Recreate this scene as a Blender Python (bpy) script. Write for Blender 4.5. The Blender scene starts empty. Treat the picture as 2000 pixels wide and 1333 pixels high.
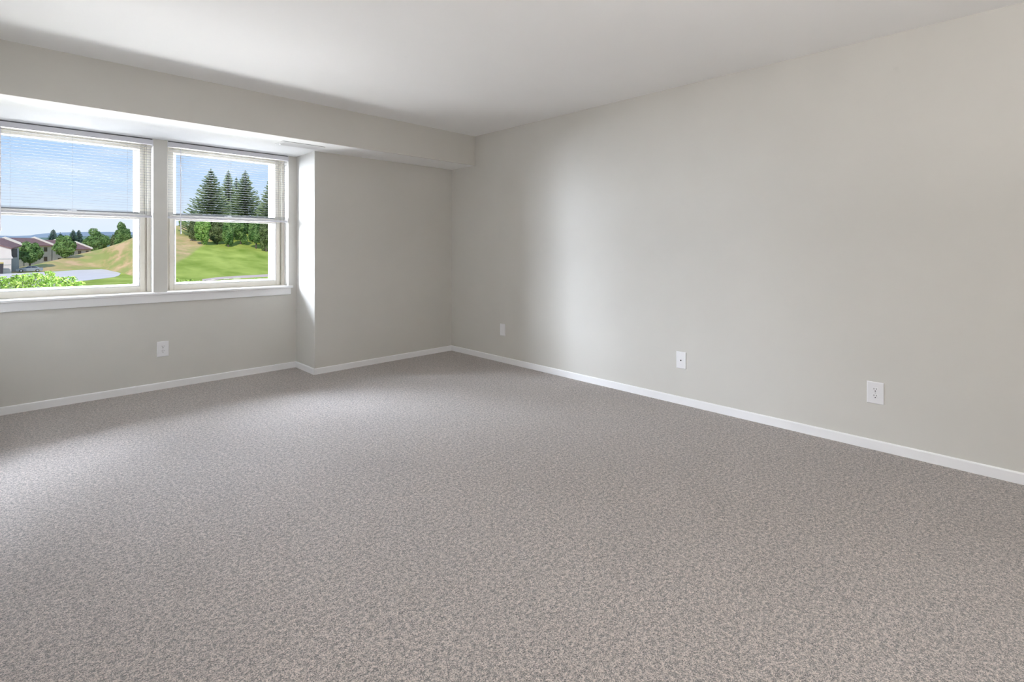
import bpy, bmesh, math, random
import numpy as np
from mathutils import Vector

scene = bpy.context.scene
COL = scene.collection

# ------------------------------------------------------------------ camera
F_PX, YAW, V0, EYE = 979.88, math.radians(44.574), 485.65, 1.1935
cam_data = bpy.data.cameras.new('camera')
cam_data.sensor_width = 36.0
cam_data.lens = F_PX / 2000 * 36.0
cam_data.shift_y = (V0 - 666.5) / 2000.0
cam_data.clip_start = 0.05
cam_data.clip_end = 9000
cam = bpy.data.objects.new('camera', cam_data)
COL.objects.link(cam)
cam.location = (0, 0, EYE)
cam.rotation_euler = (math.pi / 2, 0, -YAW)
scene.camera = cam

# ------------------------------------------------------------------ view
scene.view_settings.view_transform = 'Standard'
scene.view_settings.look = 'None'
scene.view_settings.gamma = 1.0
scene.view_settings.exposure = 0.0
scene.view_settings.use_curve_mapping = False
scene.cycles.use_denoising = True
scene.cycles.max_bounces = 10
scene.cycles.diffuse_bounces = 8
scene.cycles.sample_clamp_indirect = 8.0

# ------------------------------------------------------------------ room size
XR, YJ, YW, YS, XC, ZS, XL, YN, H = 3.6234, 4.6886, 5.1214, 4.2644, 1.9991, 2.1157, -0.276, -2.6, 2.44


def lin(r, g, b):
    f = lambda c: (c / 255 / 12.92) if c / 255 <= 0.04045 else ((c / 255 + 0.055) / 1.055) ** 2.4
    return (f(r), f(g), f(b))


# ------------------------------------------------------------------ sky
world = bpy.data.worlds.new('sky')
scene.world = world
world.use_nodes = True
nt = world.node_tree
nt.nodes.clear()
wo = nt.nodes.new('ShaderNodeOutputWorld')
bg = nt.nodes.new('ShaderNodeBackground')
bg.inputs['Strength'].default_value = 1.06
tc = nt.nodes.new('ShaderNodeTexCoord')
sep = nt.nodes.new('ShaderNodeSeparateXYZ')
nt.links.new(tc.outputs['Generated'], sep.inputs[0])
rampw = nt.nodes.new('ShaderNodeValToRGB')
els = rampw.color_ramp.elements
els[0].position = 0.0
els[0].color = (*lin(228, 239, 253), 1)
els[1].position = 1.0
els[1].color = (*lin(120, 165, 235), 1)
for p, c in ((0.045, (222, 236, 254)), (0.10, (200, 224, 254)), (0.17, (172, 208, 252)), (0.45, (140, 185, 245))):
    e = els.new(p)
    e.color = (*lin(*c), 1)
nt.links.new(sep.outputs['Z'], rampw.inputs[0])
mapw = nt.nodes.new('ShaderNodeMapping')
mapw.inputs['Scale'].default_value = (4, 4, 16)
nt.links.new(tc.outputs['Generated'], mapw.inputs[0])
nzw = nt.nodes.new('ShaderNodeTexNoise')
nzw.inputs['Scale'].default_value = 2.2
nzw.inputs['Detail'].default_value = 6
nt.links.new(mapw.outputs[0], nzw.inputs[0])
crw = nt.nodes.new('ShaderNodeMapRange')
crw.inputs['From Min'].default_value = 0.48
crw.inputs['From Max'].default_value = 0.75
crw.inputs['To Max'].default_value = 0.55
nt.links.new(nzw.outputs[0], crw.inputs[0])
mxw = nt.nodes.new('ShaderNodeMixRGB')
mxw.inputs[2].default_value = (*lin(232, 240, 252), 1)
nt.links.new(crw.outputs[0], mxw.inputs[0])
nt.links.new(rampw.outputs[0], mxw.inputs[1])
nt.links.new(mxw.outputs[0], bg.inputs[0])
nt.links.new(bg.outputs[0], wo.inputs[0])


# ------------------------------------------------------------------ sun and added area lights
def aim(o, target):
    d = Vector(target) - o.location
    o.rotation_euler = d.to_track_quat('-Z', 'Y').to_euler()


sd = bpy.data.lights.new('sun', 'SUN')
sd.energy = 2.6
sd.angle = math.radians(0.6)
sd.color = (1.0, 0.95, 0.86)
so = bpy.data.objects.new('sun', sd)
COL.objects.link(so)
so.location = (-30, -30, 60)
aim(so, (5, 30, 0))


def area(name, loc, target, sx, sy, power, color, spread=180):
    d = bpy.data.lights.new(name, 'AREA')
    d.shape = 'RECTANGLE'
    d.size, d.size_y = sx, sy
    d.energy = power
    d.color = color
    d.spread = math.radians(spread)
    o = bpy.data.objects.new(name, d)
    COL.objects.link(o)
    o.location = loc
    aim(o, target)
    return o


# added area lights outside, unseen, boosting the daylight from sky and ground
area('sky_fill_left', (-3.35, 7.9, 3.2), (1.3, 5.2, 1.3), 4.0, 3.6, 2700, (0.82, 0.885, 1.0), 110)
area('sky_fill_above', (0.9, 12.5, 5.5), (1.2, 3.2, 0.2), 6.5, 3.6, 880, (0.76, 0.84, 1.0), 75)
area('sky_fill_right', (7.3, 9.5, 4.0), (0.8, 5.2, 1.1), 5.0, 4.6, 6400, (0.80, 0.87, 1.0), 110)
area('ground_fill', (1.0, 9.6, -1.2), (1.0, 5.0, 1.5), 7.5, 3.3, 1330, (1.0, 0.99, 1.0), 150)
# added fill lights behind the camera, one facing down, one facing the ceiling
area('rear_fill_down', (1.9, -1.5, H - 0.02), (1.9, -1.5, 0), 1.8, 1.4, 3, (1.0, 0.985, 0.96))
area('rear_fill_up', (0.6, -0.75, 1.38), (0.6, -0.75, 2.4), 0.6, 0.6, 84, (1.0, 0.975, 0.96))


# ------------------------------------------------------------------ helpers
def fwd(u, v):
    F = Vector((math.sin(YAW), math.cos(YAW), 0))
    R = Vector((math.cos(YAW), -math.sin(YAW), 0))
    return F + R * ((u - 1000) / F_PX) + Vector((0, 0, -(v - V0) / F_PX))


def at(u, v, Y):            # point on the sight line (u, v) standing Y metres beyond the camera
    d = fwd(u, v)
    return Vector((0, 0, EYE)) + d * (Y / d.y)


def on_ground(u, v, Z):
    d = fwd(u, v)
    return Vector((0, 0, EYE)) + d * ((Z - EYE) / d.z)


class MB:
    def __init__(self):
        self.v, self.f = [], []

    def add(self, vs, fs):
        n = len(self.v)
        self.v += [tuple(p) for p in vs]
        self.f += [tuple(i + n for i in f) for f in fs]
        return self

    def box(self, x0, x1, y0, y1, z0, z1):
        return self.add([(x, y, z) for z in (z0, z1) for y in (y0, y1) for x in (x0, x1)],
                        [(0, 2, 3, 1), (4, 5, 7, 6), (0, 1, 5, 4), (2, 6, 7, 3), (0, 4, 6, 2), (1, 3, 7, 5)])

    def prism(self, pts, vec):          # closed outline swept along vec
        n = len(pts)
        vec = Vector(vec)
        a = [Vector(p) for p in pts]
        return self.add(a + [p + vec for p in a],
                        [tuple(range(n))[::-1], tuple(range(n, 2 * n))] +
                        [(i, (i + 1) % n, n + (i + 1) % n, n + i) for i in range(n)])

    def tube(self, pts, rad, n=8):
        pts = [Vector(p) for p in pts]
        rads = rad if isinstance(rad, (list, tuple)) else [rad] * len(pts)
        rings = []
        for i, p in enumerate(pts):
            d = (pts[min(i + 1, len(pts) - 1)] - pts[max(i - 1, 0)]).normalized()
            a = d.orthogonal().normalized()
            b = d.cross(a)
            rings += [p + (a * math.cos(2 * math.pi * k / n) + b * math.sin(2 * math.pi * k / n)) * rads[i] for k in range(n)]
        fs = [tuple(range(n))[::-1], tuple(range(len(rings) - n, len(rings)))]
        for i in range(len(pts) - 1):
            for k in range(n):
                fs.append((i * n + k, i * n + (k + 1) % n, (i + 1) * n + (k + 1) % n, (i + 1) * n + k))
        return self.add(rings, fs)

    def build(self, name, mat, parent=None, bevel=0.0, smooth=False, seg=2):
        off = Vector((0, 0, 0))
        if parent is not None:
            off = Vector(parent.get('_o', (0, 0, 0)))
        me = bpy.data.meshes.new(name)
        me.from_pydata([(p[0] - off.x, p[1] - off.y, p[2] - off.z) for p in self.v], [], self.f)
        bm = bmesh.new()
        bm.from_mesh(me)
        bmesh.ops.recalc_face_normals(bm, faces=bm.faces) if len(bm.faces) < 4000 else None
        if bevel:
            bmesh.ops.bevel(bm, geom=list(bm.edges), offset=bevel, segments=seg, affect='EDGES', profile=0.6)
        bm.to_mesh(me)
        bm.free()
        if smooth:
            for p in me.polygons:
                p.use_smooth = True
        me.materials.append(mat)
        o = bpy.data.objects.new(name, me)
        COL.objects.link(o)
        if parent is not None:
            o.parent = parent
            o['_o'] = tuple(off)
        else:
            o['_o'] = (0, 0, 0)
        return o


def root(name, label, cat, loc, group=None, rz=0.0):
    o = bpy.data.objects.new(name, None)
    o.empty_display_size = 0.1
    COL.objects.link(o)
    o.location = loc
    o.rotation_euler = (0, 0, rz)
    o['_o'] = tuple(loc) if rz == 0.0 else (0, 0, 0)
    o['label'] = label
    o['category'] = cat
    if group:
        o['group'] = group
    return o


def tag(o, label=None, cat=None, group=None, kind=None):
    for k, val in (('label', label), ('category', cat), ('group', group), ('kind', kind)):
        if val:
            o[k] = val
    return o


# ------------------------------------------------------------------ materials
def mat_base(name, color, rough=0.6, metal=0.0, spec=0.5):
    m = bpy.data.materials.new(name)
    m.use_nodes = True
    n = m.node_tree
    b = n.nodes['Principled BSDF']
    b.inputs['Base Color'].default_value = (*color, 1)
    b.inputs['Roughness'].default_value = rough
    b.inputs['Metallic'].default_value = metal
    b.inputs['Specular IOR Level'].default_value = spec
    return m, n, b


def noise_node(n, scale, detail=3, vec=None, rough=0.5):
    t = n.nodes.new('ShaderNodeTexNoise')
    t.inputs['Scale'].default_value = scale
    t.inputs['Detail'].default_value = detail
    t.inputs['Roughness'].default_value = rough
    if vec is not None:
        n.links.new(vec, t.inputs['Vector'])
    return t


def varied(name, c1, c2, scale, rough=0.7, bump=0.0, bscale=None, spec=0.4, detail=4, lo=0.35, hi=0.65, dist=0.002):
    m, n, b = mat_base(name, c1, rough, 0, spec)
    g = n.nodes.new('ShaderNodeNewGeometry')
    t = noise_node(n, scale, detail, g.outputs['Position'])
    r = n.nodes.new('ShaderNodeValToRGB')
    r.color_ramp.elements[0].position = lo
    r.color_ramp.elements[0].color = (*c1, 1)
    r.color_ramp.elements[1].position = hi
    r.color_ramp.elements[1].color = (*c2, 1)
    n.links.new(t.outputs[0], r.inputs[0])
    n.links.new(r.outputs[0], b.inputs['Base Color'])
    if bump:
        t2 = noise_node(n, bscale or scale, 3, g.outputs['Position'])
        bp = n.nodes.new('ShaderNodeBump')
        bp.inputs['Strength'].default_value = bump
        bp.inputs['Distance'].default_value = dist
        n.links.new(t2.outputs[0], bp.inputs['Height'])
        n.links.new(bp.outputs[0], b.inputs['Normal'])
    return m


WALL_C = (0.60, 0.587, 0.553)
M_wall = varied('wall_paint', WALL_C, tuple(c * 1.02 for c in WALL_C), 3.0, 0.55, 0.08, 420, 0.35)
M_ceil = varied('ceiling_paint', (0.90, 0.905, 0.905), (0.91, 0.915, 0.915), 2.0, 0.8, 0.10, 300, 0.2)
M_trim = varied('trim_enamel', (0.86, 0.865, 0.88), (0.88, 0.885, 0.90), 4.0, 0.35, 0.03, 60, 0.5)
M_beige = varied('beige_vinyl', lin(214, 208, 196), lin(220, 215, 204), 6.0, 0.4, 0, None, 0.5)
M_white = mat_base('white_vinyl', (0.76, 0.76, 0.76), 0.35)[0]
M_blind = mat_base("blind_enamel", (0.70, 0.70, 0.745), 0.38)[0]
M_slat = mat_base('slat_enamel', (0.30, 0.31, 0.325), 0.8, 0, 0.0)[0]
M_plate = mat_base('outlet_plastic', (0.80, 0.80, 0.82), 0.3)[0]
M_dark = mat_base('dark_slot', (0.02, 0.02, 0.022), 0.6)[0]
M_metal = mat_base('screw_metal', (0.55, 0.55, 0.55), 0.3, 1.0)[0]
M_rail_shade = mat_base('rail_shade_grey', (0.10, 0.10, 0.11), 0.6)[0]  # shade above the blind headrail, put into a dark colour
M_gasket = mat_base('black_gasket', (0.015, 0.015, 0.018), 0.6)[0]


# wall with one faint scuff on the right wall
def stained_wall():
    m = M_wall.copy()
    m.name = 'wall_paint_scuffed'
    n = m.node_tree
    b = n.nodes['Principled BSDF']
    src = b.inputs['Base Color'].links[0].from_socket
    g = n.nodes.new('ShaderNodeNewGeometry')
    prev = src
    for (cx, cy, cz, r, amt) in ((XR, 0.509, 2.236, 0.022, 0.10), (XR, 0.500, 2.215, 0.016, 0.06)):
        d = n.nodes.new('ShaderNodeVectorMath')
        d.operation = 'DISTANCE'
        d.inputs[1].default_value = (cx, cy, cz)
        n.links.new(g.outputs['Position'], d.inputs[0])
        mr = n.nodes.new('ShaderNodeMapRange')
        mr.interpolation_type = 'SMOOTHSTEP'
        mr.inputs['From Min'].default_value = 0.0
        mr.inputs['From Max'].default_value = r
        mr.inputs['To Min'].default_value = amt
        mr.inputs['To Max'].default_value = 0.0
        n.links.new(d.outputs['Value'], mr.inputs[0])
        mx = n.nodes.new('ShaderNodeMixRGB')
        mx.inputs[2].default_value = (0.35, 0.34, 0.32, 1)
        n.links.new(mr.outputs[0], mx.inputs[0])
        n.links.new(prev, mx.inputs[1])
        prev = mx.outputs[0]
    n.links.new(prev, b.inputs['Base Color'])
    return m


M_wallr = stained_wall()


def carpet():
    m, n, b = mat_base('beige_carpet', (0.4, 0.35, 0.31), 0.95, 0, 0.1)
    b.inputs['Sheen Weight'].default_value = 0.8
    b.inputs['Sheen Roughness'].default_value = 0.45
    g = n.nodes.new('ShaderNodeNewGeometry')
    # twisted yarn ends: short worm-like fibres over slightly larger tufts
    t1 = noise_node(n, 250, 3, g.outputs['Position'], 0.72)
    t1.inputs['Distortion'].default_value = 1.1
    vo = noise_node(n, 70, 1, g.outputs['Position'])
    t2 = noise_node(n, 2.2, 3, g.outputs['Position'])
    # height of the tufts
    hm = n.nodes.new('ShaderNodeMath')
    hm.operation = 'MULTIPLY_ADD'
    hm.inputs[1].default_value = 0.25
    n.links.new(vo.outputs[0], hm.inputs[0])
    n.links.new(t1.outputs[0], hm.inputs[2])
    r = n.nodes.new('ShaderNodeValToRGB')
    e = r.color_ramp.elements
    e[0].position = 0.55
    e[0].color = (0.035, 0.028, 0.022, 1)
    e[1].position = 0.695
    e[1].color = (0.77, 0.655, 0.59, 1)
    e2 = e.new(0.615)
    e2.color = (0.258, 0.213, 0.187, 1)
    n.links.new(hm.outputs[0], r.inputs[0])
    mr = n.nodes.new('ShaderNodeMapRange')
    mr.inputs['From Min'].default_value = 0.3
    mr.inputs['From Max'].default_value = 0.7
    mr.inputs['To Min'].default_value = 0.95
    mr.inputs['To Max'].default_value = 1.05
    n.links.new(t2.outputs[0], mr.inputs[0])
    mx = n.nodes.new('ShaderNodeVectorMath')
    mx.operation = 'SCALE'
    n.links.new(r.outputs[0], mx.inputs[0])
    n.links.new(mr.outputs[0], mx.inputs['Scale'])
    n.links.new(mx.outputs[0], b.inputs['Base Color'])
    bp = n.nodes.new('ShaderNodeBump')
    bp.inputs['Strength'].default_value = 0.9
    bp.inputs['Distance'].default_value = 0.008
    n.links.new(hm.outputs[0], bp.inputs['Height'])
    n.links.new(bp.outputs[0], b.inputs['Normal'])
    return m


M_carpet = carpet()


def glass_mat():
    m = bpy.data.materials.new('window_glass')
    m.use_nodes = True
    n = m.node_tree
    n.nodes.clear()
    o = n.nodes.new('ShaderNodeOutputMaterial')
    mix = n.nodes.new('ShaderNodeMixShader')
    tr = n.nodes.new('ShaderNodeBsdfTransparent')
    tr.inputs[0].default_value = (0.99, 0.995, 0.992, 1)
    gl = n.nodes.new('ShaderNodeBsdfGlossy')
    gl.inputs['Roughness'].default_value = 0.02
    fr = n.nodes.new('ShaderNodeFresnel')
    fr.inputs[0].default_value = 1.2
    n.links.new(fr.outputs[0], mix.inputs[0])
    n.links.new(tr.outputs[0], mix.inputs[1])
    n.links.new(gl.outputs[0], mix.inputs[2])
    n.links.new(mix.outputs[0], o.inputs[0])
    return m


M_glass = glass_mat()

# ------------------------------------------------------------------ room shell
T = 0.115                       # plaster reveal depth in front of the window frames
WX = ((-0.199, 0.8124), (0.9108, 1.9220))      # the two window openings
ZB = 0.800                      # bottom of the openings
YO = YW + 0.26                  # outer face of the window wall

fl = MB().box(XL - 0.2, XR + 0.2, YN - 0.2, YO, -0.2, 0.0).build('floor', M_carpet)
tag(fl, 'beige-grey cut pile carpet over the whole floor', kind='structure')
ce = MB().box(XL - 0.2, XR + 0.2, YN - 0.2, YO, H, H + 0.2).build('ceiling', M_ceil)
tag(ce, 'smooth white painted ceiling', kind='structure')
wr = MB().box(XR, XR + 0.2, YN - 0.2, YO, 0, H).build('wall_right', M_wallr)
tag(wr, 'long blank greige wall on the right with faint scuff near the ceiling', kind='structure')
wl = MB().box(XL - 0.2, XL, YN - 0.2, YO, 0, H).build('wall_left', M_wall)
tag(wl, 'greige wall at the left beyond the frame', kind='structure')
wn = MB().box(XL, XR, YN - 0.2, YN, 0, H).build('wall_near', M_wall)
tag(wn, 'greige wall behind the camera', kind='structure')
w = MB()
w.box(XL, XC, YW, YO, 0, ZB)                                   # under the windows
w.box(XL, WX[0][0], YW, YO, ZB, ZS)                            # strip at the left
w.box(WX[0][1], WX[1][0], YW, YO, ZB, ZS)                      # pier between the windows
w.box(WX[1][1], XC, YW, YO, ZB, ZS)                            # strip at the right
wf = w.build('wall_far', M_wall)
tag(wf, 'greige window wall with low panel and pier between two windows', kind='structure')


def chamfered_column():
    r = 0.006
    pts = [(XC, YO, 0), (XC, YJ + r, 0)]
    for k in range(1, 4):
        a = k / 4 * math.pi / 2
        pts.append((XC + r - r * math.cos(a), YJ + r - r * math.sin(a), 0))
    pts += [(XC + r, YJ, 0), (XR, YJ, 0), (XR, YO, 0)]
    return MB().prism(pts, (0, 0, ZS))


wc = chamfered_column().build('wall_corner', M_wall)
tag(wc, 'greige boxed-out wall section filling the far right corner', kind='structure')
sf = MB().box(XL, XR, YS, YS + 0.012, ZS, H).build('ceiling_soffit', M_wall)
tag(sf, 'greige face of the dropped soffit above the windows', kind='structure')
su = MB().box(XL, XR, YS + 0.012, YO, ZS, H).build('ceiling_soffit_underside', M_ceil)
tag(su, 'pale underside of the dropped soffit over the windows', kind='structure')


# baseboards: square edged with eased top
def baseboard(name, p0, p1, nrm, label, e0=0.0, e1=0.0):
    p0, p1, nrm = Vector((*p0, 0)), Vector((*p1, 0)), Vector((*nrm, 0))
    d = (p1 - p0).normalized()
    p0 = p0 - d * e0
    p1 = p1 + d * e1
    t, hh = 0.012, 0.058
    prof = [(0, 0), (t, 0), (t, hh - 0.006), (t - 0.002, hh - 0.002), (t - 0.005, hh), (0, hh)]
    pts = [p0 + nrm * a + Vector((0, 0, b)) for a, b in prof]
    o = MB().prism(pts, p1 - p0).build(name, M_trim)
    tag(o, label, kind='structure')


b_ = 0.012
baseboard('baseboard_right', (XR, YN), (XR, YJ), (-1, 0), 'white baseboard along the long right wall', 0, 0)
baseboard('baseboard_corner', (XC - b_, YJ), (XR - b_, YJ), (0, -1), 'white baseboard under the boxed-out corner wall')
baseboard('baseboard_return', (XC, YJ), (XC, YW - b_), (-1, 0), 'short white baseboard on the side of the boxed-out corner')
baseboard('baseboard_far', (XL + b_, YW), (XC, YW), (0, -1), 'white baseboard under the windows')
baseboard('baseboard_left', (XL, YN), (XL, YW), (1, 0), 'white baseboard along the left wall')

# stool and apron under both windows
st = MB()
st.prism([(XL, y, z) for y, z in ((YW + T + 0.01, 0.806), (YW - 0.024, 0.806), (YW - 0.030, 0.810), (YW - 0.030, 0.816),
                                  (YW - 0.024, 0.821), (YW + T + 0.01, 0.823))], (1.955 - XL, 0, 0))
# notch so that the stool runs between wall pieces
st = MB()
nose = [(YW - 0.0005, 0.8005), (YW - 0.024, 0.8005), (YW - 0.030, 0.805), (YW - 0.030, 0.816), (YW - 0.025, 0.8215), (YW - 0.0005, 0.8225)]
st.prism([(XL + 0.001, y, z) for y, z in nose], (1.955 - XL, 0, 0))
for x0, x1 in WX:
    st.box(x0 + 0.0005, x1 - 0.0005, YW - 0.0005, YW + T + 0.02, ZB + 0.0005, 0.8225)
tag(st.build('trim_1', M_trim), 'white window stool running under both windows', kind='structure')
ap = MB()
ap.prism([(XL + 0.001, y, z) for y, z in ((YW, 0.736), (YW - 0.013, 0.736), (YW - 0.015, 0.739), (YW - 0.015, 0.8003), (YW, 0.8003))],
         (1.938 - XL, 0, 0))
tag(ap.build('trim_2', M_trim), 'flat white apron board below the window stool', kind='structure')


# ------------------------------------------------------------------ windows
def ring(m, x0, x1, z0, z1, y0, y1, l, r, b, t):
    m.box(x0, x0 + l, y0, y1, z0, z1)
    m.box(x1 - r, x1, y0, y1, z0, z1)
    m.box(x0 + l, x1 - r, y0, y1, z0, z0 + b)
    m.box(x0 + l, x1 - r, y0, y1, z1 - t, z1)


def window(idx, x0, x1, label):
    yf = YW + T
    z0, z1 = 0.8225, ZS
    fr_ = MB()
    ring(fr_, x0, x1, z0 - 0.022, z1, yf + 0.022, yf + 0.125, 0.037, 0.037, 0.026, 0.037)
    # inner stops stand proud of the sash track
    ring(fr_, x0, x1, z0, z1, yf, yf + 0.020, 0.026, 0.026, 0.004, 0.030)
    # fine ribs of the jamb track
    for xs in (x0 + 0.030, x1 - 0.032):
        fr_.box(xs, xs + 0.002, yf + 0.012, yf + 0.022, z0 + 0.01, z1 - 0.03)
    fr = fr_.build('window_%d' % idx, M_beige)
    tag(fr, label, kind='structure')
    a, b = x0 + 0.039, x1 - 0.039
    zt = ZS - 0.038
    # lower sash, nearer the room
    ls = MB()
    ring(ls, a, b, z0 + 0.004, 1.488, yf + 0.010, yf + 0.040, 0.034, 0.034, 0.046, 0.040)
    lo = ls.build('lower_sash', M_beige, fr, bevel=0.0015, seg=1)
    bead = MB()
    ring(bead, a + 0.034, b - 0.034, z0 + 0.050, 1.448, yf + 0.016, yf + 0.036, 0.008, 0.008, 0.008, 0.006)
    bead.build('glazing_bead', M_white, lo)
    tag(MB().box(a + 0.040, b - 0.040, yf + 0.024, yf + 0.028, z0 + 0.056, 1.444).build('pane', M_glass, lo), 'clear lower glass')
    # upper sash
    us = MB()
    ring(us, a, b, 1.452, zt, yf + 0.044, yf + 0.074, 0.034, 0.034, 0.040, 0.034)
    uo = us.build('upper_sash', M_beige, fr, bevel=0.0015, seg=1)
    MB().box(a + 0.034, b - 0.034, yf + 0.050, yf + 0.060, 1.492, 1.501).build('gasket', M_gasket, uo)
    tag(MB().box(a + 0.033, b - 0.033, yf + 0.057, yf + 0.061, 1.490, zt - 0.032).build('pane', M_glass, uo), 'clear upper glass')
    # white exterior storm frame
    ex = MB()
    ring(ex, x0 + 0.037, x1 - 0.037, z0, ZS - 0.037, yf + 0.105, yf + 0.150, 0.066, 0.066, 0.064, 0.030)
    ex.build('storm_frame', M_white, fr, bevel=0.002, seg=1)
    ex = MB()
    ex.box(x0, x1, yf + 0.150, yf + 0.185, z0 - 0.06, z0 + 0.058)
    ex.build('outer_sill', M_white, fr)
    # latch on the meeting rail and tilt buttons
    lk = MB()
    xm = (x0 + x1) / 2
    lk.box(xm - 0.028, xm + 0.028, yf + 0.014, yf + 0.036, 1.488, 1.496)
    lk.box(xm - 0.006, xm + 0.024, yf + 0.008, yf + 0.018, 1.496, 1.503)
    lk.build('sash_lock', M_white, fr, bevel=0.001, seg=1)
    return fr


window(1, *WX[0], 'left double-hung window looking onto the car park, beige frame and white blind')
window(2, *WX[1], 'right double-hung window looking onto the spruces, beige frame and white blind')


# ------------------------------------------------------------------ mini blinds
def blind(x0, x1, wand_x, ladders, label):
    yc = YW + 0.020
    r = root('window_blind', label, 'blind', ((x0 + x1) / 2, yc, 2.108), 'mini blinds on the two windows')
    a, b = x0 + 0.006, x1 - 0.006
    # headrail: channel with rolled lips
    hr = MB()
    prof = [(-0.019, 2.068), (0.019, 2.068), (0.019, 2.107), (0.016, 2.107), (0.016, 2.104), (-0.016, 2.104), (-0.016, 2.107), (-0.019, 2.107)]
    hr.prism([(a, yc + y, z) for y, z in prof], (b - a, 0, 0))
    hr.box(a, b, yc - 0.0205, yc - 0.019, 2.070, 2.074)
    ho = hr.build('headrail', M_blind, r)
    for xe in (x0 + 0.0005, x1 - 0.0055):
        MB().box(xe, xe + 0.005, yc - 0.022, yc + 0.020, 2.062, 2.1125).build('end_bracket', M_blind, r)
    MB().box(a, b, yc - 0.0185, yc + 0.017, 2.1085, 2.1154).build('rail_shade_strip', M_rail_shade, r)  # added dark strip, painted shade between headrail and soffit
    # slats
    sl = MB()
    zs_ = []
    z = 2.046
    while z > 1.512:
        zs_.append((z, math.radians(2.5)))
        z -= 0.0216
    z = 1.503
    while z > 1.4745:
        zs_.append((z, math.radians(1.5)))
        z -= 0.0034
    n = 5
    for z, tl in zs_:
        pts = []
        for k in range(n):
            s = -1 + 2 * k / (n - 1)
            y = s * 0.0125
            zz = 0.0008 * (1 - s * s)
            pts.append((y * math.cos(tl) - zz * math.sin(tl), y * math.sin(tl) + zz * math.cos(tl)))
        th = 0.00035
        outline = [(a + 0.003, yc + y, z + q) for y, q in pts] + [(a + 0.003, yc + y, z + q - th) for y, q in pts[::-1]]
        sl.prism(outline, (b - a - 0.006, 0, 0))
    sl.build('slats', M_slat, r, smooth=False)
    # bottom rail
    bo = MB()
    bo.prism([(a + 0.002, yc + y, z) for y, z in ((-0.0125, 1.458), (-0.009, 1.4525), (0.009, 1.4525), (0.0125, 1.458), (0.0125, 1.467),
                                                  (0.009, 1.4705), (-0.009, 1.4705), (-0.0125, 1.467))], (b - a - 0.004, 0, 0))
    bo_ = bo.build('bottom_rail', M_blind, r)
    for x in ladders:
        bt = MB()
        bt.box(x - 0.006, x + 0.006, yc - 0.0145, yc - 0.0120, 1.4545, 1.470)
        bt.build('rail_button', M_blind, bo_)
    for x in ladders:
        lc = MB()
        for yy in (-0.0135, 0.0135):
            lc.tube([(x, yc + yy, 2.07), (x, yc + yy, 1.46)], 0.00035, 5)
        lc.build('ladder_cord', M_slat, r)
    # tilt wand
    wd = MB()
    wd.tube([(wand_x, yc - 0.027, 2.060), (wand_x, yc - 0.027, 1.325)], 0.0034, 6)
    wd.tube([(wand_x, yc - 0.027, 1.345), (wand_x, yc - 0.027, 1.318)], 0.0046, 8)
    wo_ = wd.build('tilt_wand', M_blind, r)
    hk = MB()
    hk.tube([(wand_x, yc - 0.019, 2.075), (wand_x, yc - 0.027, 2.072), (wand_x, yc - 0.027, 2.056)], 0.0022, 6)
    hk.build('wand_hook', M_blind, wo_)
    return r


blind(WX[0][0], WX[0][1], -0.088, (-0.040, 0.300, 0.640, 0.738), 'white mini blind lowered halfway over the left window')
blind(WX[1][0], WX[1][1], 1.0075, (1.027, 1.406, 1.790, 1.812), 'white mini blind lowered halfway over the right window beside the corner')


# ------------------------------------------------------------------ outlets and plates (built facing local -Y)
def plate_mesh(w, h, t=0.0055):
    m = MB()
    e = 0.004
    a = [(-w / 2, 0, -h / 2), (w / 2, 0, -h / 2), (w / 2, 0, h / 2), (-w / 2, 0, h / 2)]
    bq = [(-w / 2, -t * 0.45, -h / 2), (w / 2, -t * 0.45, -h / 2), (w / 2, -t * 0.45, h / 2), (-w / 2, -t * 0.45, h / 2)]
    c = [(-w / 2 + e, -t, -h / 2 + e), (w / 2 - e, -t, -h / 2 + e), (w / 2 - e, -t, h / 2 - e), (-w / 2 + e, -t, h / 2 - e)]
    fs = [(3, 2, 1, 0), (8, 9, 10, 11)]
    for o in (0, 4):
        for k in range(4):
            fs.append((o + k, o + (k + 1) % 4, o + 4 + (k + 1) % 4, o + 4 + k))
    return m.add(a + bq + c, fs)


def disc(m, x, z, y0, y1, rx, rz, n=20, flat=None):
    pts = []
    for k in range(n):
        an = 2 * math.pi * k / n
        px, pz = rx * math.cos(an), rz * math.sin(an)
        if flat:
            pz = max(-flat, min(flat, pz))
        pts.append((x + px, y0, z + pz))
    m.prism(pts, (0, y1 - y0, 0))


def duplex(name, loc, rz, label, w=0.084, h=0.129):
    r = root(name, label, 'outlet', loc, 'duplex outlets', rz if rz else 0.0)
    r['_o'] = (0, 0, 0)
    plate_mesh(w, h).build('cover_plate', M_plate, r)
    for dz in (0.0195, -0.0195):
        rc = MB()
        disc(rc, 0, dz, -0.004, -0.0075, 0.0172, 0.0172, 24, 0.0140)
        ro = rc.build('receptacle', M_plate, r, bevel=0.0004, seg=1)
        s = MB()
        s.box(-0.0075, -0.0050, -0.0080, -0.0070, dz + 0.0005, dz + 0.0095)
        s.box(0.0052, 0.0074, -0.0080, -0.0070, dz + 0.0015, dz + 0.0088)
        disc(s, 0, dz - 0.0075, -0.0070, -0.0080, 0.0030, 0.0032, 12)
        s.build('slot', M_dark, ro)
    sc = MB()
    disc(sc, 0, 0, -0.005, -0.0068, 0.0032, 0.0032, 12)
    sc.build('screw', M_metal, r)
    return r


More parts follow.
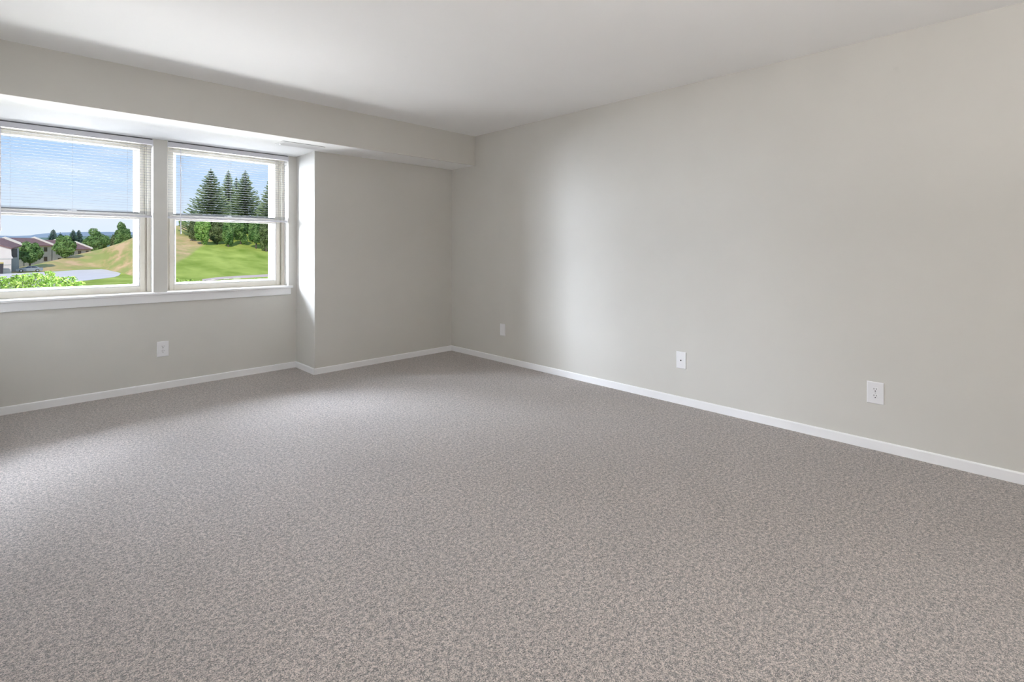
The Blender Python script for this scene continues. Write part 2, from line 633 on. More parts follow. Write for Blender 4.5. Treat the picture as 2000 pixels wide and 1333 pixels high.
def small_plate(name, loc, rz, label, cat, w, h, jack):
    r = root(name, label, cat, loc, None, rz)
    r['_o'] = (0, 0, 0)
    plate_mesh(w, h, 0.006).build('cover_plate', M_plate, r)
    for dz in (h * 0.33, -h * 0.33):
        sc = MB()
        disc(sc, 0, dz, -0.005, -0.0072, 0.003, 0.003, 12)
        sc.build('screw', M_plate, r)
    if jack:
        j = MB()
        disc(j, 0, 0, -0.005, -0.009, 0.0055, 0.0055, 6)
        jo = j.build('coax_jack', M_metal, r)
        j = MB()
        disc(j, 0, 0, -0.0088, -0.0135, 0.0045, 0.0045, 14)
        j.build('socket_barrel', M_dark, jo)
    else:
        j = MB()
        j.box(-0.012, 0.012, -0.0075, -0.005, -0.020, 0.020)
        j.build('blank_insert', M_plate, r, bevel=0.0008, seg=1)
    return r


duplex('wall_outlet', (0.879, YW, 0.339), 0.0, 'white duplex outlet on the wall below the windows')
small_plate('wall_plate', (XR, 3.816, 0.340), -math.pi / 2, 'small blank cover plate on the right wall nearest the far corner', 'wall plate', 0.076, 0.126, False)
small_plate('coax_outlet', (XR, 1.828, 0.337), -math.pi / 2, 'white coax jack plate low in the middle of the right wall', 'outlet', 0.080, 0.129, True)
duplex('wall_outlet', (XR, 0.6065, 0.337), -math.pi / 2, 'white duplex outlet on the right wall, nearest the camera')


# ------------------------------------------------------------------ ceiling register on the soffit underside
def register():
    x0, x1, y0, y1 = 1.615, 1.985, 4.435, 4.625
    r = root('air_vent', 'white metal air register on the soffit underside above the right window', 'vent', ((x0 + x1) / 2, (y0 + y1) / 2, ZS))
    z = ZS
    fr_ = MB()
    e = 0.028
    for (a, b, c, d) in ((x0, x1, y0, y0 + e), (x0, x1, y1 - e, y1), (x0, x0 + e, y0 + e, y1 - e), (x1 - e, x1, y0 + e, y1 - e)):
        fr_.box(a, b, c, d, z - 0.0035, z - 0.0002)
    fr_.build('register_frame', M_trim, r)
    MB().box(x0 + e, x1 - e, y0 + e, y1 - e, z - 0.0022, z - 0.0004).build('duct_opening', mat_base('duct_grey', (0.55, 0.55, 0.55), 0.7)[0], r)
    lv = MB()
    yy = y0 + e + 0.006
    while yy < y1 - e - 0.004:
        lv.prism([(x0 + e, yy, z - 0.003), (x0 + e, yy + 0.0012, z - 0.0028), (x0 + e, yy + 0.011, z - 0.0062), (x0 + e, yy + 0.0100, z - 0.0065)],
                 (x1 - x0 - 2 * e, 0, 0))
        yy += 0.0145
    lv.build('louvers', M_trim, r)
    # dark strip, a painted shadow line along the room-side edge of the register
    MB().box(x0 + 0.004, x1 + 0.002, y0 - 0.006, y0 - 0.0015, z - 0.0020, z - 0.0002).build('shadow_line', mat_base('shadow_line_grey', (0.22, 0.22, 0.22), 0.8)[0], r)
    hd = MB()
    hd.box(x0 + 0.010, x0 + 0.016, (y0 + y1) / 2 - 0.012, (y0 + y1) / 2 + 0.012, z - 0.018, z - 0.005)
    hd.build('damper_lever', M_trim, r)


register()

# ================================================================== OUTDOORS
GZ = -4.3
rng = random.Random(7)


def terrain():
    cols_u = [-160, -60, 0, 60, 104, 160, 198, 236, 262, 343, 430, 525, 760]
    base_v = [536, 535, 534.5, 532, 530, 526.5, 525.5, 534, 541, 546, 540, 535, 530]
    cr_u = [-160, -60, 0, 60, 90, 110, 137, 180, 198, 231, 259, 300, 343, 430, 525, 760]
    cr_v = [531, 531, 530, 519.5, 512, 508, 500.5, 490.5, 486.5, 476, 465, 452, 441, 438, 436, 430]
    cr_dy = [6, 6, 6, 16, 22, 26, 32, 38, 40, 48, 54, 68, 84, 90, 95, 105]
    us = np.arange(-160, 761, 5.0)
    m = MB()
    rows = []
    dry = []
    A, B = on_ground(343, 512, -1), None
    nb, nh = 16, 30
    for u in us:
        bv = float(np.interp(u, cols_u, base_v))
        cv = float(np.interp(u, cr_u, cr_v))
        cd = float(np.interp(u, cr_u, cr_dy))
        B0 = on_ground(u, bv, GZ)
        C0 = at(u, cv, B0.y + cd)
        line = []
        d0 = B0.xy.normalized()
        near = Vector((d0.x, d0.y)) * 9.0
        for k in range(nb):
            t = k / nb
            p = near.lerp(B0.xy, t)
            line.append((p.x, p.y, GZ - 0.3 * max(0.0, 1 - t / 0.35)))
        for k in range(nh + 1):
            t = k / nh
            p = B0.xy.lerp(C0.xy, t)
            s = t * (0.72 + 0.28 * t) if u > 300 else (t * t * (3 - 2 * t) * 0.35 + 0.65 * t)
            z = B0.z + (C0.z - B0.z) * s
            if 0 < t < 1:
                z += 0.18 * math.sin(u * 0.09 + t * 7) * math.sin(t * math.pi)
            line.append((p.x, p.y, z))
        for q, (dd, dz) in enumerate(((12, -0.6), (40, -3.5), (120, -9), (500, -14))):
            p = C0.xy + d0 * dd
            line.append((p.x, p.y, max(C0.z + dz, -9 - q) if C0.z > -3 else C0.z + dz * 0.3))
        rows.append(line)
        for k in range(len(line)):
            # dry, unwatered part of the slope lies left of the mown lawn
            t = (k - nb) / nh
            dv = 0.0
            lim = 0.0
            if k > nb:
                edge_u = 306 + 172 * max(0.0, min(1.0, t))        # boundary sweeps up the hill
                dv = max(0.0, min(1.0, (edge_u - u) / 9 + 0.5))
            dry.append(dv)
    nr = len(rows[0])
    vs = [p for line in rows for p in line]
    fs = []
    for i in range(len(rows) - 1):
        for k in range(nr - 1):
            fs.append((i * nr + k, (i + 1) * nr + k, (i + 1) * nr + k + 1, i * nr + k + 1))
    m.add(vs, fs)
    mt, n, b = mat_base('hill_grass', lin(150, 180, 90), 0.95, 0, 0.05)
    g = n.nodes.new('ShaderNodeNewGeometry')
    mp = n.nodes.new('ShaderNodeMapping')
    mp.inputs['Scale'].default_value = (0.9, 0.45, 3.0)
    mp.inputs['Rotation'].default_value = (0, 0, 0.25)
    n.links.new(g.outputs['Position'], mp.inputs[0])
    n1 = noise_node(n, 0.16, 6, mp.outputs[0], 0.6)
    r1 = n.nodes.new('ShaderNodeValToRGB')
    e = r1.color_ramp.elements
    e[0].position, e[0].color = 0.30, (*lin(140, 160, 62), 1)
    e[1].position, e[1].color = 0.70, (*lin(204, 212, 108), 1)
    n.links.new(n1.outputs[0], r1.inputs[0])
    n2 = noise_node(n, 0.12, 6, mp.outputs[0], 0.65)
    r2 = n.nodes.new('ShaderNodeValToRGB')
    e = r2.color_ramp.elements
    e[0].position, e[0].color = 0.40, (*lin(178, 180, 104), 1)
    e[1].position, e[1].color = 0.60, (*lin(236, 196, 148), 1)
    e3 = e.new(0.50)
    e3.color = (*lin(206, 184, 122), 1)
    n.links.new(n2.outputs[0], r2.inputs[0])
    at_ = n.nodes.new('ShaderNodeAttribute')
    at_.attribute_name = 'dry'
    mx = n.nodes.new('ShaderNodeMixRGB')
    n.links.new(at_.outputs['Fac'], mx.inputs[0])
    n.links.new(r1.outputs[0], mx.inputs[1])
    n.links.new(r2.outputs[0], mx.inputs[2])
    n.links.new(mx.outputs[0], b.inputs['Base Color'])
    o = m.build('ground', mt, smooth=True)
    att = o.data.attributes.new('dry', 'FLOAT', 'POINT')
    att.data.foreach_set('value', dry)
    tag(o, 'grassy hillside with a mown green lawn and dry tan patches', kind='structure')
    return o


GROUND = terrain()
_gpts = [v.co.copy() for v in GROUND.data.vertices]
from mathutils.bvhtree import BVHTree
_bvh = BVHTree.FromPolygons(_gpts, [tuple(p.vertices) for p in GROUND.data.polygons])


def ground_hit(u, v, fallback_y=160):
    d = fwd(u, v).normalized()
    loc, _, _, _ = _bvh.ray_cast(Vector((0, 0, EYE)), d, 4000)
    return loc if loc is not None else at(u, v, fallback_y)


def ground_z(x, y):
    loc, _, _, _ = _bvh.ray_cast(Vector((x, y, 200)), Vector((0, 0, -1)), 4000)
    return loc.z if loc is not None else GZ


# asphalt turnaround at the foot of the hill, and the street past the lawn
def patch(name, outline, mat, label, z, h=0.06):
    pts = [on_ground(u, v, GZ) for u, v in outline]
    m = MB().prism([(p.x, p.y, z) for p in pts], (0, 0, h))
    o = m.build(name, mat)
    tag(o, label, kind='structure')


M_asph = varied('pale_asphalt', lin(232, 220, 210), lin(240, 228, 218), 0.25, 0.9, 0, None, 0.1)
patch('parking_lot', [(-150, 575), (-150, 536.5), (0, 535.5), (60, 533), (104, 531), (160, 527.5), (198, 526.3), (222, 529), (236, 534.5),
                      (232, 539), (222, 542), (190, 546), (158, 549.5), (120, 556), (60, 572)], M_asph,
      'pale asphalt car park turnaround at the foot of the hill', GZ - 0.02)
patch('street', [(395, 546.0), (430, 541.6), (480, 538.6), (545, 535.2), (640, 531), (640, 534.5), (545, 539.5), (480, 543.4), (430, 546.4), (395, 551)],
      varied('street_asphalt', lin(226, 198, 182), lin(234, 208, 194), 0.3, 0.9, 0, None, 0.1),
      'pinkish street running past the foot of the lawn', GZ - 0.02)


# far ridges; the horizon one has aerial haze painted into its base colour
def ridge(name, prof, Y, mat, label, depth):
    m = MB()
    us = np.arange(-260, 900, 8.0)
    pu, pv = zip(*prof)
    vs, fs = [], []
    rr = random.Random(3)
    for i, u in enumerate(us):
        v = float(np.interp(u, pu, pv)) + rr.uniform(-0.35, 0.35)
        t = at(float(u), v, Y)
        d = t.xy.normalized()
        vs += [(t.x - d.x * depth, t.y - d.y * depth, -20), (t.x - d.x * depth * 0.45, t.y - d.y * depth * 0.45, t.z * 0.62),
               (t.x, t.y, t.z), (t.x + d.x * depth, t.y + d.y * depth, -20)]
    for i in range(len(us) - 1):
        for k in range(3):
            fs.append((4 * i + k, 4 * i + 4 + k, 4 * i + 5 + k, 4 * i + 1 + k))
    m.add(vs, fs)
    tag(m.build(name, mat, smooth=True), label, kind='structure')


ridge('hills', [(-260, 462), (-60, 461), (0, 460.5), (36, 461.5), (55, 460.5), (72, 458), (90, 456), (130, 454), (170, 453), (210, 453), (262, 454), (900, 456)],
      3200, varied('distant_woods_haze', lin(152, 164, 174), lin(164, 176, 184), 0.004, 1.0, 0, None, 0.0), 'wooded ridge on the horizon with blue haze painted into its colour', 500)
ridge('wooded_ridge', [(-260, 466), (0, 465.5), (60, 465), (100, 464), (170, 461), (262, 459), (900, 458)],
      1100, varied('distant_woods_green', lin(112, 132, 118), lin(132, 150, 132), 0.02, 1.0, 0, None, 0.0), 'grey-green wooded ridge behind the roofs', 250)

# ------------------------------------------------------------------ vegetation
def leaf_mat(name, c1, c2, scale=1.2):
    m = varied(name, c1, c2, scale, 0.75, 0, None, 0.2, 3, 0.38, 0.62)
    b = m.node_tree.nodes['Principled BSDF']
    b.inputs['Subsurface Weight'].default_value = 0.0
    return m


M_bark = varied('bark', (0.10, 0.08, 0.06), (0.16, 0.13, 0.10), 3, 0.9)
M_leaf_mid = leaf_mat('leaf_mid', lin(92, 128, 70), lin(142, 172, 104), 0.6)
M_leaf_bright = leaf_mat('leaf_bright', lin(120, 160, 76), lin(166, 196, 112), 0.8)
M_leaf_olive = leaf_mat('leaf_olive', lin(96, 112, 72), lin(136, 150, 100), 0.8)
M_spruce = leaf_mat('spruce_needles', lin(104, 126, 90), lin(150, 164, 112), 0.5)
M_spruce_dark = leaf_mat('spruce_needles_dark', lin(70, 98, 86), lin(100, 128, 100), 0.5)
M_shrub = leaf_mat('shrub_leaf', lin(100, 136, 50), lin(158, 184, 88), 9)


def quad(m, c, n, s, asp, rr):
    n = n.normalized()
    a = n.orthogonal().normalized()
    b = n.cross(a)
    th = rr.uniform(0, math.pi)
    a2 = a * math.cos(th) + b * math.sin(th)
    b2 = (b * math.cos(th) - a * math.sin(th)) * asp
    # bent leaf spray: two triangles meeting at a rib, slightly folded
    k = n * (s * 0.25)
    m.add([c - a2 * s, c + b2 * s * 0.8 + k, c + a2 * s, c - b2 * s * 0.8 + k], [(0, 1, 2), (0, 2, 3)])


def broadleaf(name, base, height, width, mat, label, seed, crown_lo=0.15, density=1.0, leaf=0.34, group=None):
    rr = random.Random(seed)
    r = root(name, label, 'tree', base, group)
    tr = MB()
    tr.tube([base + Vector((0, 0, -0.3)), base + Vector((0.05, 0, height * 0.3)), base + Vector((0, 0.1, height * 0.75))],
            [height * 0.03, height * 0.022, height * 0.008], 8)
    for k in range(7):
        a = rr.uniform(0, 6.28)
        z0 = height * rr.uniform(0.2, 0.5)
        tr.tube([base + Vector((0, 0, z0)), base + Vector((math.cos(a) * width * 0.32, math.sin(a) * width * 0.32, z0 + height * 0.22))],
                [height * 0.012, height * 0.005], 6)
    tr.build('trunk', M_bark, r)
    cr = MB()
    zc = height * (1 + crown_lo) / 2
    hz = height * (1 - crown_lo) / 2
    blobs = []
    for k in range(26):
        while True:
            q = Vector((rr.uniform(-1, 1), rr.uniform(-1, 1), rr.uniform(-1, 1)))
            if 0.35 < q.length < 1:
                break
        br = rr.uniform(0.22, 0.36)
        q *= (1 - br * 0.75)
        blobs.append((Vector((q.x * width / 2, q.y * width / 2, zc + q.z * hz)), br * width / 2, br * hz))
    blobs.append((Vector((0, 0, zc)), width * 0.30, hz * 0.62))
    for c, rw, rh in blobs:
        area_ = 4 * math.pi * rw * rh
        for _ in range(int(area_ / (leaf * leaf) * 1.5 * density)):
            d = Vector((rr.gauss(0, 1), rr.gauss(0, 1), rr.gauss(0, 1))).normalized()
            s = rr.uniform(0.75, 1.12)
            p = base + c + Vector((d.x * rw * s, d.y * rw * s, d.z * rh * s))
            n = d + Vector((rr.uniform(-1, 1), rr.uniform(-1, 1), rr.uniform(-0.6, 1))) * 0.7
            quad(cr, p, n, leaf * rr.uniform(0.6, 1.2), 0.75, rr)
    cr.build('crown', mat, r)
    return r


def spruce(base, height, width, mat, label, seed, group=None, sparse=1.0, lean=0.0):
    rr = random.Random(seed)
    r = root('spruce_tree', label, 'tree', base, group)
    MB().tube([base + Vector((0, 0, -0.3)), base + Vector((0, 0, height * 0.98))], [height * 0.017, 0.05], 8).build('trunk', M_bark, r)
    cr = MB()
    z = height * 0.04
    while z < height * 0.985:
        t = z / height
        rad = width / 2 * min(1.0, (1 - t) ** 0.85 * 1.04) * (0.75 + 0.25 * min(1, t / 0.12))
        nb = max(5, int((9 + 5 * (1 - t)) * sparse))
        a0 = rr.uniform(0, 6.28)
        for k in range(nb):
            a = a0 + 6.283 * k / nb + rr.uniform(-0.25, 0.25)
            L = rad * rr.uniform(0.6, 1.3)
            dirv = Vector((math.cos(a), math.sin(a), 0))
            side = Vector((-math.sin(a), math.cos(a), 0))
            ns = max(3, int(L / 0.42))
            pts = []
            for j in range(ns + 1):
                s = j / ns
                zz = z + L * (-0.16 * math.sin(s * 2.4) + 0.16 * s * s)
                pts.append(base + dirv * (L * s) + Vector((0, 0, zz)))
            for j in range(1, ns + 1):
                s = j / ns
                hw = (0.50 * (1 - s) + 0.18) * min(1.0, rad / 2.2 + 0.25)
                p = pts[j]
                for sg in (-1, 1):
                    tip = p + side * sg * hw * rr.uniform(0.7, 1.3) + dirv * 0.35 + Vector((0, 0, -rr.uniform(0.05, 0.28)))
                    cr.add([pts[j - 1], p + dirv * 0.1, tip, pts[j - 1] + side * sg * hw * 0.5 + Vector((0, 0, -0.15))], [(0, 1, 2), (0, 2, 3)])
                # hanging twigs
                if rr.random() < 0.7:
                    cr.add([pts[j - 1], p, p + Vector((rr.uniform(-.1, .1), rr.uniform(-.1, .1), -rr.uniform(0.2, 0.45)))], [(0, 1, 2)])
        z += max(0.24, height * 0.020) * rr.uniform(0.85, 1.15)
    # leader
    for k in range(14):
        a = rr.uniform(0, 6.28)
        zz = height * rr.uniform(0.94, 1.0)
        p = base + Vector((0, 0, zz))
        cr.add([p, p + Vector((math.cos(a) * .22, math.sin(a) * .22, .12)), p + Vector((0, 0, .35))], [(0, 1, 2)])
    cr.build('needles', mat, r)
    return r


def px_w(u, Y):      # metres spanned by one pixel sideways / upward at distance Y
    a = at(u, 480, Y)
    b = at(u + 1, 480, Y)
    c = at(u, 479, Y)
    return (b - a).length, c.z - a.z


def stand(u, v_base, v_top, Y):
    """base point, height for a plant whose top shows at v_top, rooted on the ground"""
    b = at(u, v_base, Y)
    gz = ground_z(b.x, b.y)
    top = at(u, v_top, Y)
    base = Vector((b.x, b.y, min(gz, b.z)))
    return base, top.z - base.z


# trees seen through the left window
for u, vb, vt, wpx, Y, mt, lb, sd_, lo in (
        (58, 519, 471, 47, 172, M_leaf_mid, 'round green tree standing behind the parked silver car', 11, 0.08),
        (127, 503, 460, 50, 196, M_leaf_mid, 'broad green tree where the brown roofs meet the slope', 12, 0.05),
        (191, 488, 447, 56, 240, M_leaf_mid, 'widest dark green tree on the crest of the hill', 13, 0.05),
        (242, 471, 433.5, 32, 236, M_leaf_mid, 'small pale green tree highest on the hill edge in the left window', 14, 0.06),
        (224, 478, 458, 18, 250, M_leaf_olive, 'low bushy green tree between the wide tree and the highest one', 15, 0.0)):
    ba, hh = stand(u, vb, vt, Y)
    pw, ph = px_w(u, Y)
    broadleaf('broadleaf_tree', ba, hh, wpx * pw * 1.15, mt, lb, sd_, lo, 1.0, 0.28)
for u, vb, vt, wpx, Y, lb, sd_ in (
        (104, 480, 448.5, 30, 242, 'dark conifer rising behind the brown roofs, leftmost of three', 21),
        (118, 480, 455, 24, 276, 'shorter dark conifer beside the leftmost one behind the roofs', 24),
        (143, 480, 449.5, 26, 262, 'dark conifer behind the broad tree, middle of the skyline', 22),
        (154, 480, 449, 24, 292, 'slim dark conifer touching the wide tree on the crest', 23)):
    ba, hh = stand(u, vb, vt, Y)
    pw, ph = px_w(u, Y)
    spruce(ba, hh, wpx * pw * 2.2, M_spruce_dark, lb, sd_, sparse=1.0)

# spruces on the hill seen through the right window
for u, vb, vt, wpx, Y, lb, sd_, mt in (
        (412, 452, 330.5, 112, 172, 'tall wide-spreading spruce, leftmost of the group on the hill', 31, M_spruce),
        (446, 452, 333, 62, 206, 'narrow-topped spruce behind the wide-spreading one', 32, M_spruce),
        (462, 452, 346, 44, 222, 'half-hidden spruce top between the two tall ones', 35, M_spruce),
        (479, 450, 333.5, 88, 186, 'dense dark blue-green spruce in the middle of the right window', 33, M_spruce),
        (533, 450, 338, 84, 165, 'spruce cut off by the right edge of the right window', 34, M_spruce)):
    ba, hh = stand(u, vb, vt, Y)
    pw, ph = px_w(u, Y)
    spruce(ba, hh, wpx * pw, mt, lb, sd_, sparse=1.15)
for u, vb, vt, wpx, Y, lb, sd_, mt in (
        (396, 456, 424, 34, 156, 'bright green maple at the foot of the spruces', 41, M_leaf_bright),
        (376, 456, 428, 22, 162, 'olive bush at the left end of the spruce belt', 42, M_leaf_olive),
        (424, 452, 426, 30, 161, 'dull green bush between the maple and the dark bush', 43, M_leaf_olive),
        (446, 452, 424, 26, 156, 'leafy green bush below the middle spruces', 46, M_leaf_mid),
        (470, 455, 422, 38, 160, 'round dark green bush casting shade on the lawn', 44, M_leaf_mid),
        (500, 452, 424, 30, 155, 'deep green bush right of the round one', 47, M_leaf_mid),
        (520, 452, 424, 32, 150, 'olive green bush at the right edge of the view', 45, M_leaf_olive),
        (357, 441, 429, 20, 196, 'low thicket on the crest by the window edge', 48, M_leaf_mid)):
    ba, hh = stand(u, vb, vt, Y)
    pw, ph = px_w(u, Y)
    b_o = broadleaf('bush', ba, hh, wpx * pw, mt, lb, sd_, 0.0, 1.1, 0.26)
    b_o['category'] = 'bush'


# leafy shrub tops just below the windows
def shrub(name, tips, Y, mat, label, seed, leaf=0.025, drop=1.1, spread=0.10, dens=280):
    rr = random.Random(seed)
    cx = sum(at(u, v, Y).x for u, v in tips) / len(tips)
    r = root(name, label, 'shrub', (cx, Y, GZ - 0.1))
    st_ = MB()
    lf = MB()
    for u, v in tips:
        top = at(u, v, Y + rr.uniform(-0.35, 0.35))
        foot = Vector((cx + (top.x - cx) * 0.25, Y + rr.uniform(-0.1, 0.1), GZ - 0.1))
        mid = Vector((top.x + rr.uniform(-.05, .05), top.y, top.z - drop))
        st_.tube([foot, mid, top], [0.02, 0.008, 0.003], 5)
        for k in range(dens):
            s = rr.random() ** 1.3
            w = spread * (0.25 + 1.1 * s)
            p = top + Vector((rr.gauss(0, w), rr.gauss(0, w), -s * drop * 0.6))
            n = Vector((rr.uniform(-1, 1), rr.uniform(-1, 1), rr.uniform(0.1, 1.3)))
            quad(lf, p, n, leaf * rr.uniform(0.6, 1.25), 0.55, rr)
    st_.build('stems', M_bark, r)
    lf.build('leaves', mat, r)
    return r


shrub('leafy_shrub', [(-30, 541), (-18, 540), (-8, 542), (2, 541), (12, 544), (20, 545), (28, 541), (36, 538), (44, 539), (51, 535.5), (60, 541), (69, 534),
                      (77, 536), (86, 541), (95, 530), (101, 534), (108, 541), (116, 546), (124, 542), (133, 549), (143, 541), (150, 551), (158, 552),
                      (5, 552), (30, 552), (60, 550), (90, 550), (118, 554)],
      11.5, M_shrub, 'bright yellow-green shrub top filling the bottom of the left window', 51)
shrub('leafy_shrub', [(335, 549), (346, 544.5), (355, 548), (364, 547), (372, 545.5), (382, 547.5), (392, 549), (402, 548.5)],
      13.5, M_shrub, 'low yellow-green shrub tips at the bottom left of the right window', 52, dens=70, spread=0.07, drop=0.6)
shrub('leafy_shrub', [(478, 547), (490, 544.5), (500, 543.5), (512, 542.5), (524, 541.5), (534, 541)],
      13.5, M_leaf_bright, 'low green shrub tips at the bottom right of the right window', 53, dens=55, spread=0.06, drop=0.5, leaf=0.026)


# ------------------------------------------------------------------ town houses
M_roof = varied('brown_shingles', lin(132, 100, 96), lin(150, 116, 108), 1.5, 0.9)
M_siding = varied('cream_siding', lin(226, 214, 204), lin(232, 222, 212), 0.8, 0.8)
M_siding2 = varied('grey_siding', lin(176, 180, 172), lin(188, 192, 184), 0.8, 0.8)
M_board = mat_base('rake_board', lin(236, 228, 214), 0.6)[0]
M_win = mat_base('house_window', (0.03, 0.035, 0.04), 0.15)[0]

S0 = at(10, 465.8, 206)
LV, BV = Vector((0.6, 0.8, 0)), Vector((0.8, -0.6, 0))
UP = Vector((0, 0, 1))


def townhouse(t0, t1, dz, label):
    Rz = S0 + UP * dz
    g0 = GZ - 0.5
    base = S0 + LV * ((t0 + t1) / 2)
    r = root('town_house', label, 'house', (base.x, base.y, g0), 'town houses beyond the car park')
    run, fall = 5.2, 2.25
    a, b = Rz + LV * t0, Rz + LV * t1
    w_ = MB()
    prof = []
    e1, e2 = a + BV * (run - 0.5) - UP * (fall - 0.1), a - BV * (run - 0.5) - UP * (fall - 0.1)
    top = a - UP * 0.25
    pts = [Vector((e2.x, e2.y, g0)), e2, top, e1, Vector((e1.x, e1.y, g0))]
    w_.prism(pts, LV * (t1 - t0))
    w_.build('walls', M_siding2, r)
    rf = MB()
    th = UP * 0.22
    E1, E2 = a + BV * run - UP * fall, a - BV * run - UP * fall
    rf.prism([E1, a, E2, E2 - th, a - th, E1 - th], LV * (t1 - t0))
    rf.build('roof', M_roof, r)
    # pale rake boards over the party wall
    for q in (b,):
        rk = MB()
        n0 = q - LV * 0.15
        e = n0 + BV * (run + 0.1) - UP * fall
        e_ = n0 - BV * (run + 0.1) - UP * fall
        rk.prism([e, n0, e_, e_ + UP * 0.5, n0 + UP * 0.5, e + UP * 0.5], LV * 0.35)
        rk.build('rake_board', M_board, r)
    # windows in the wall facing the car park
    f0 = a + BV * (run - 0.5)
    for q in (0.25, 0.7):
        for zz in (1.2, -1.7):
            c = f0 + LV * (t1 - t0) * q
            p = Vector((c.x, c.y, zz - 1.2 + dz)) - BV * 0.04
            wn_ = MB()
            wn_.prism([p, p + LV * 1.3, p + LV * 1.3 + UP * 1.3, p + UP * 1.3], BV * 0.10)
            wn_.build('window', M_win, r)


townhouse(-12, 0.0, 0.0, 'brown-roofed town house unit with a pale rake board, left end of the row')
townhouse(0.5, 10.5, 0.25, 'brown-roofed town house unit behind the round green tree')
townhouse(11.0, 19.5, -0.2, 'brown-roofed town house unit between the two nearer green trees')
townhouse(20.0, 28.0, -0.9, 'last brown-roofed unit of the row, mostly hidden by trees')


def end_house():
    Y = 156
    p = [at(-95, 500, Y), at(-95, 455, Y), at(0, 479, Y), at(21.5, 485.2, Y), at(22.3, 500, Y), at(25.5, 505, Y), at(22, 505.5, Y)]
    gz = ground_z(at(10, 520, Y).x, Y) - 0.1
    bl, br = at(-95, 530, Y), at(22, 530, Y)
    r = root('gable_house', 'cream-sided gable end wall of the house nearest the car park', 'house', ((bl.x + br.x) / 2, Y, gz))
    pts = [Vector((bl.x, Y, gz))] + p[1:] + [Vector((br.x, Y, gz))]
    w_ = MB().prism(pts, (0, 7, 0))
    w_.build('walls', M_siding, r)
    ln = MB()
    for v in (506, 517.5, 526.5):
        a, b = at(-90, v, Y - 0.04), at(21.5, v, Y - 0.04)
        ln.box(a.x, b.x, Y - 0.05, Y + 0.02, b.z - 0.05, b.z + 0.05)
    ln.build('siding_trim', M_siding2, r)
    # roof plane climbing away behind the gable wall with its pale rake board
    A, B = at(-95, 453.5, Y - 0.2), at(22.5, 484.6, Y - 0.2)
    C, D = at(43, 479.4, Y + 12), at(9, 466.8, Y + 12)
    E_ = at(-95, 440, Y + 12)
    rf = MB()
    dn = UP * 0.25
    rf.add([A, B, C, D, E_, A - dn, B - dn, C - dn, D - dn, E_ - dn],
           [(0, 1, 2, 3, 4), (9, 8, 7, 6, 5), (0, 5, 6, 1), (1, 6, 7, 2), (2, 7, 8, 3), (3, 8, 9, 4), (4, 9, 5, 0)])
    rf.build('roof', M_roof, r)
    rk = MB()
    rk.prism([D, C, C + UP * 0.45, D + UP * 0.45], (0, 0.4, 0))
    rk.build('rake_board', M_board, r)
    # shaded recess with windows beside the gable
    q0, q1 = at(22.5, 503, Y + 7.3), at(33.5, 486, Y + 7.3)
    gb = MB()
    gb.box(q0.x - 1.0, at(37, 500, Y + 7.3).x, Y + 7.4, Y + 11.5, gz, at(30, 484.5, Y + 7.4).z)
    gb.build('side_wing', M_siding2, r)
    gw = MB()
    gw.box(q0.x, q1.x, Y + 7.3, Y + 7.5, q0.z, q1.z)
    gw.build('balcony_opening', M_win, r)


end_house()


def bin_():
    p = on_ground(0.5, 535.5, GZ)
    r = root('waste_bin', 'dark upright bin with a yellowish lid at the left edge of the car park', 'bin', (p.x, p.y, GZ + 0.03))
    m = MB()
    z0 = GZ + 0.03
    m.prism([(p.x - 0.42, p.y - 0.4, z0), (p.x + 0.42, p.y - 0.4, z0), (p.x + 0.5, p.y - 0.45, z0 + 2.2), (p.x - 0.5, p.y - 0.45, z0 + 2.2)], (0, 0.85, 0))
    m.build('body', mat_base('dark_plastic', (0.05, 0.045, 0.05), 0.5)[0], r, bevel=0.03)
    MB().box(p.x - 0.5, p.x + 0.5, p.y - 0.5, p.y + 0.45, z0 + 2.2, z0 + 2.5).build('lid', mat_base('yellow_lid', lin(200, 180, 110), 0.5)[0], r, bevel=0.03)


bin_()


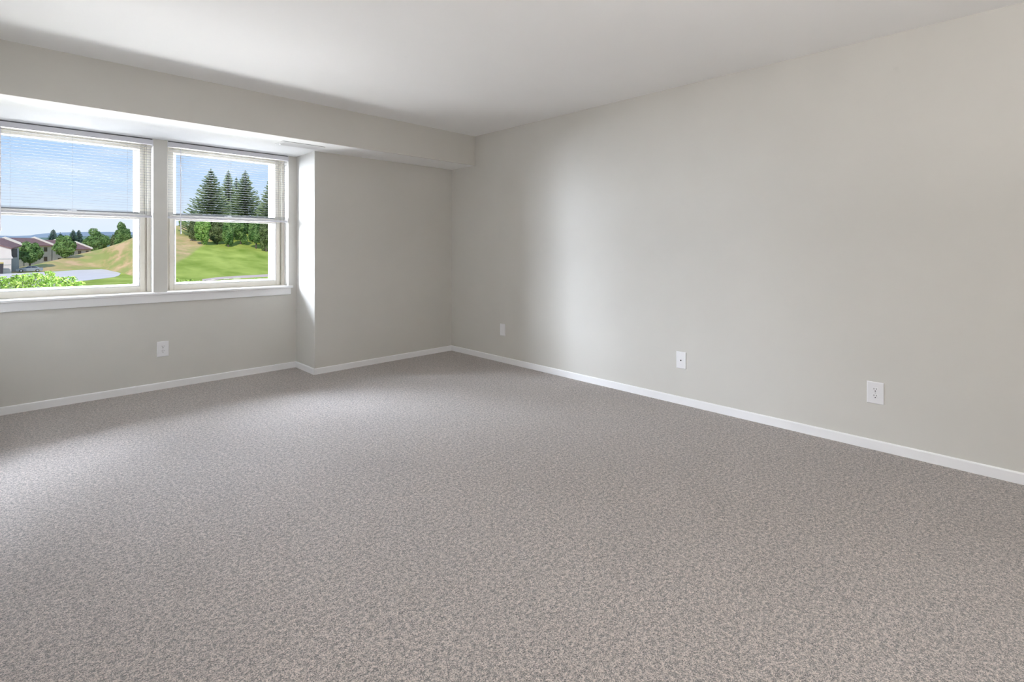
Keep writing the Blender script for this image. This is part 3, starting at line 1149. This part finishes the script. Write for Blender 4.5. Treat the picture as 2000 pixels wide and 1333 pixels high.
# ------------------------------------------------------------------ parked car (nose to the left)
def car():
    p = on_ground(58, 532.0, GZ)
    z0 = GZ + 0.04
    X, Y = p.x, p.y
    r = root('parked_car', 'silver sedan parked at the edge of the car park below the hill', 'car', (X, Y, z0))
    paint = mat_base('silver_paint', lin(160, 164, 172), 0.25, 0.3)[0]
    rubber = mat_base('tyre_rubber', (0.02, 0.02, 0.02), 0.7)[0]
    win = mat_base('car_glass', (0.04, 0.05, 0.06), 0.08)[0]
    prof = [(-2.28, .32), (-2.32, .55), (-2.22, .72), (-1.75, .84), (-1.15, .93), (-1.0, .95), (1.35, .98), (1.95, .98), (2.20, .92), (2.28, .70), (2.25, .38), (2.1, .28),
            (1.75, .28), (1.68, .48), (1.5, .62), (1.3, .66), (1.1, .62), (.92, .48), (.86, .26), (-.98, .26), (-1.05, .48), (-1.22, .62), (-1.42, .66), (-1.62, .62), (-1.78, .48), (-1.84, .28)]
    W = 0.86
    m = MB()
    vs, fs = [], []
    n = len(prof)
    for yy, s in ((-W, 0.0), (-W * 0.97, .0), (W * 0.97, 0), (W, 0)):
        inset = 0.03 if abs(yy) == W else 0.0
        for x, z in prof:
            vs.append((X + x * (1 - inset * 0.3), Y + yy, z0 + (z if z < .5 else z - inset)))
    for q in range(3):
        for i in range(n):
            j = (i + 1) % n
            fs.append((q * n + i, q * n + j, (q + 1) * n + j, (q + 1) * n + i))
    fs += [tuple(range(n))[::-1], tuple(range(3 * n, 4 * n))]
    m.add(vs, fs)
    m.build('body', paint, r)
    cab = [(-1.02, .93), (-.32, 1.36), (.05, 1.43), (.70, 1.42), (1.05, 1.33), (1.68, .97)]
    m = MB()
    a = [(X + x, Y - (.80 if z < 1.1 else .62), z0 + z) for x, z in cab]
    b = [(X + x, Y + (.80 if z < 1.1 else .62), z0 + z) for x, z in cab]
    nn = len(cab)
    m.add(a + b, [tuple(range(nn)), tuple(range(nn, 2 * nn))[::-1]] + [(i, nn + i, nn + (i + 1) % nn, (i + 1) % nn) for i in range(nn)])
    m.build('cabin', paint, r)
    for pts in ([(-.82, .99), (-.26, 1.33), (.18, 1.37), (.18, 1.0)], [(.25, 1.0), (.25, 1.37), (.70, 1.36), (1.02, 1.27), (1.36, 1.02)]):
        for sg in (-1, 1):
            m = MB()
            m.add([(X + x, Y + sg * (0.815 - (z - .97) * 0.42), z0 + z) for x, z in pts] + [(X + x, Y + sg * (0.79 - (z - .97) * 0.42), z0 + z) for x, z in pts],
                  [tuple(range(len(pts))), tuple(range(len(pts), 2 * len(pts)))[::-1]] +
                  [(i, (i + 1) % len(pts), len(pts) + (i + 1) % len(pts), len(pts) + i) for i in range(len(pts))])
            m.build('side_window', win, r)
    for x in (-1.42, 1.30):
        for sg in (-1, 1):
            m = MB()
            y0 = Y + sg * 0.66
            ring_ = [(X + x + .33 * math.cos(2 * math.pi * k / 18), y0, z0 + .33 + .33 * math.sin(2 * math.pi * k / 18)) for k in range(18)]
            m.prism(ring_, (0, sg * 0.2, 0))
            wh = m.build('wheel', rubber, r)
            m = MB()
            ring_ = [(X + x + .2 * math.cos(2 * math.pi * k / 12), y0 + sg * .19, z0 + .33 + .2 * math.sin(2 * math.pi * k / 12)) for k in range(12)]
            m.prism(ring_, (0, sg * 0.03, 0))
            m.build('hubcap', mat_base('hub_metal', (.6, .6, .6), .3, 1)[0], wh)
    m = MB()
    m.box(X - 2.31, X - 2.18, Y - .74, Y - .42, z0 + .58, z0 + .70)
    m.build('headlight', mat_base('lamp_glass', (.8, .8, .8), .1)[0], r)


car()

# white parked trailers / kerb blocks by the street, tiny beyond the lawn
for k, (u0, u1, v) in enumerate(((412, 422, 547.6), (436, 450, 546.2), (455, 474, 545.0))):
    a = on_ground(u0, v, GZ)
    b = on_ground(u1, v, GZ)
    m = MB()
    m.box(a.x, b.x, a.y - 0.2, a.y + 0.2, GZ - 0.25, GZ + 0.2)
    o = m.build('kerb_stone', M_board)
    tag(o, ('pale kerb block at the left end of the street verge', 'pale kerb block in the middle of the street verge',
            'longest pale kerb block at the right of the street verge')[k], 'kerb stone', 'kerb stones along the street')

# tidy helper property
for o in scene.objects:
    if '_o' in o:
        del o['_o']
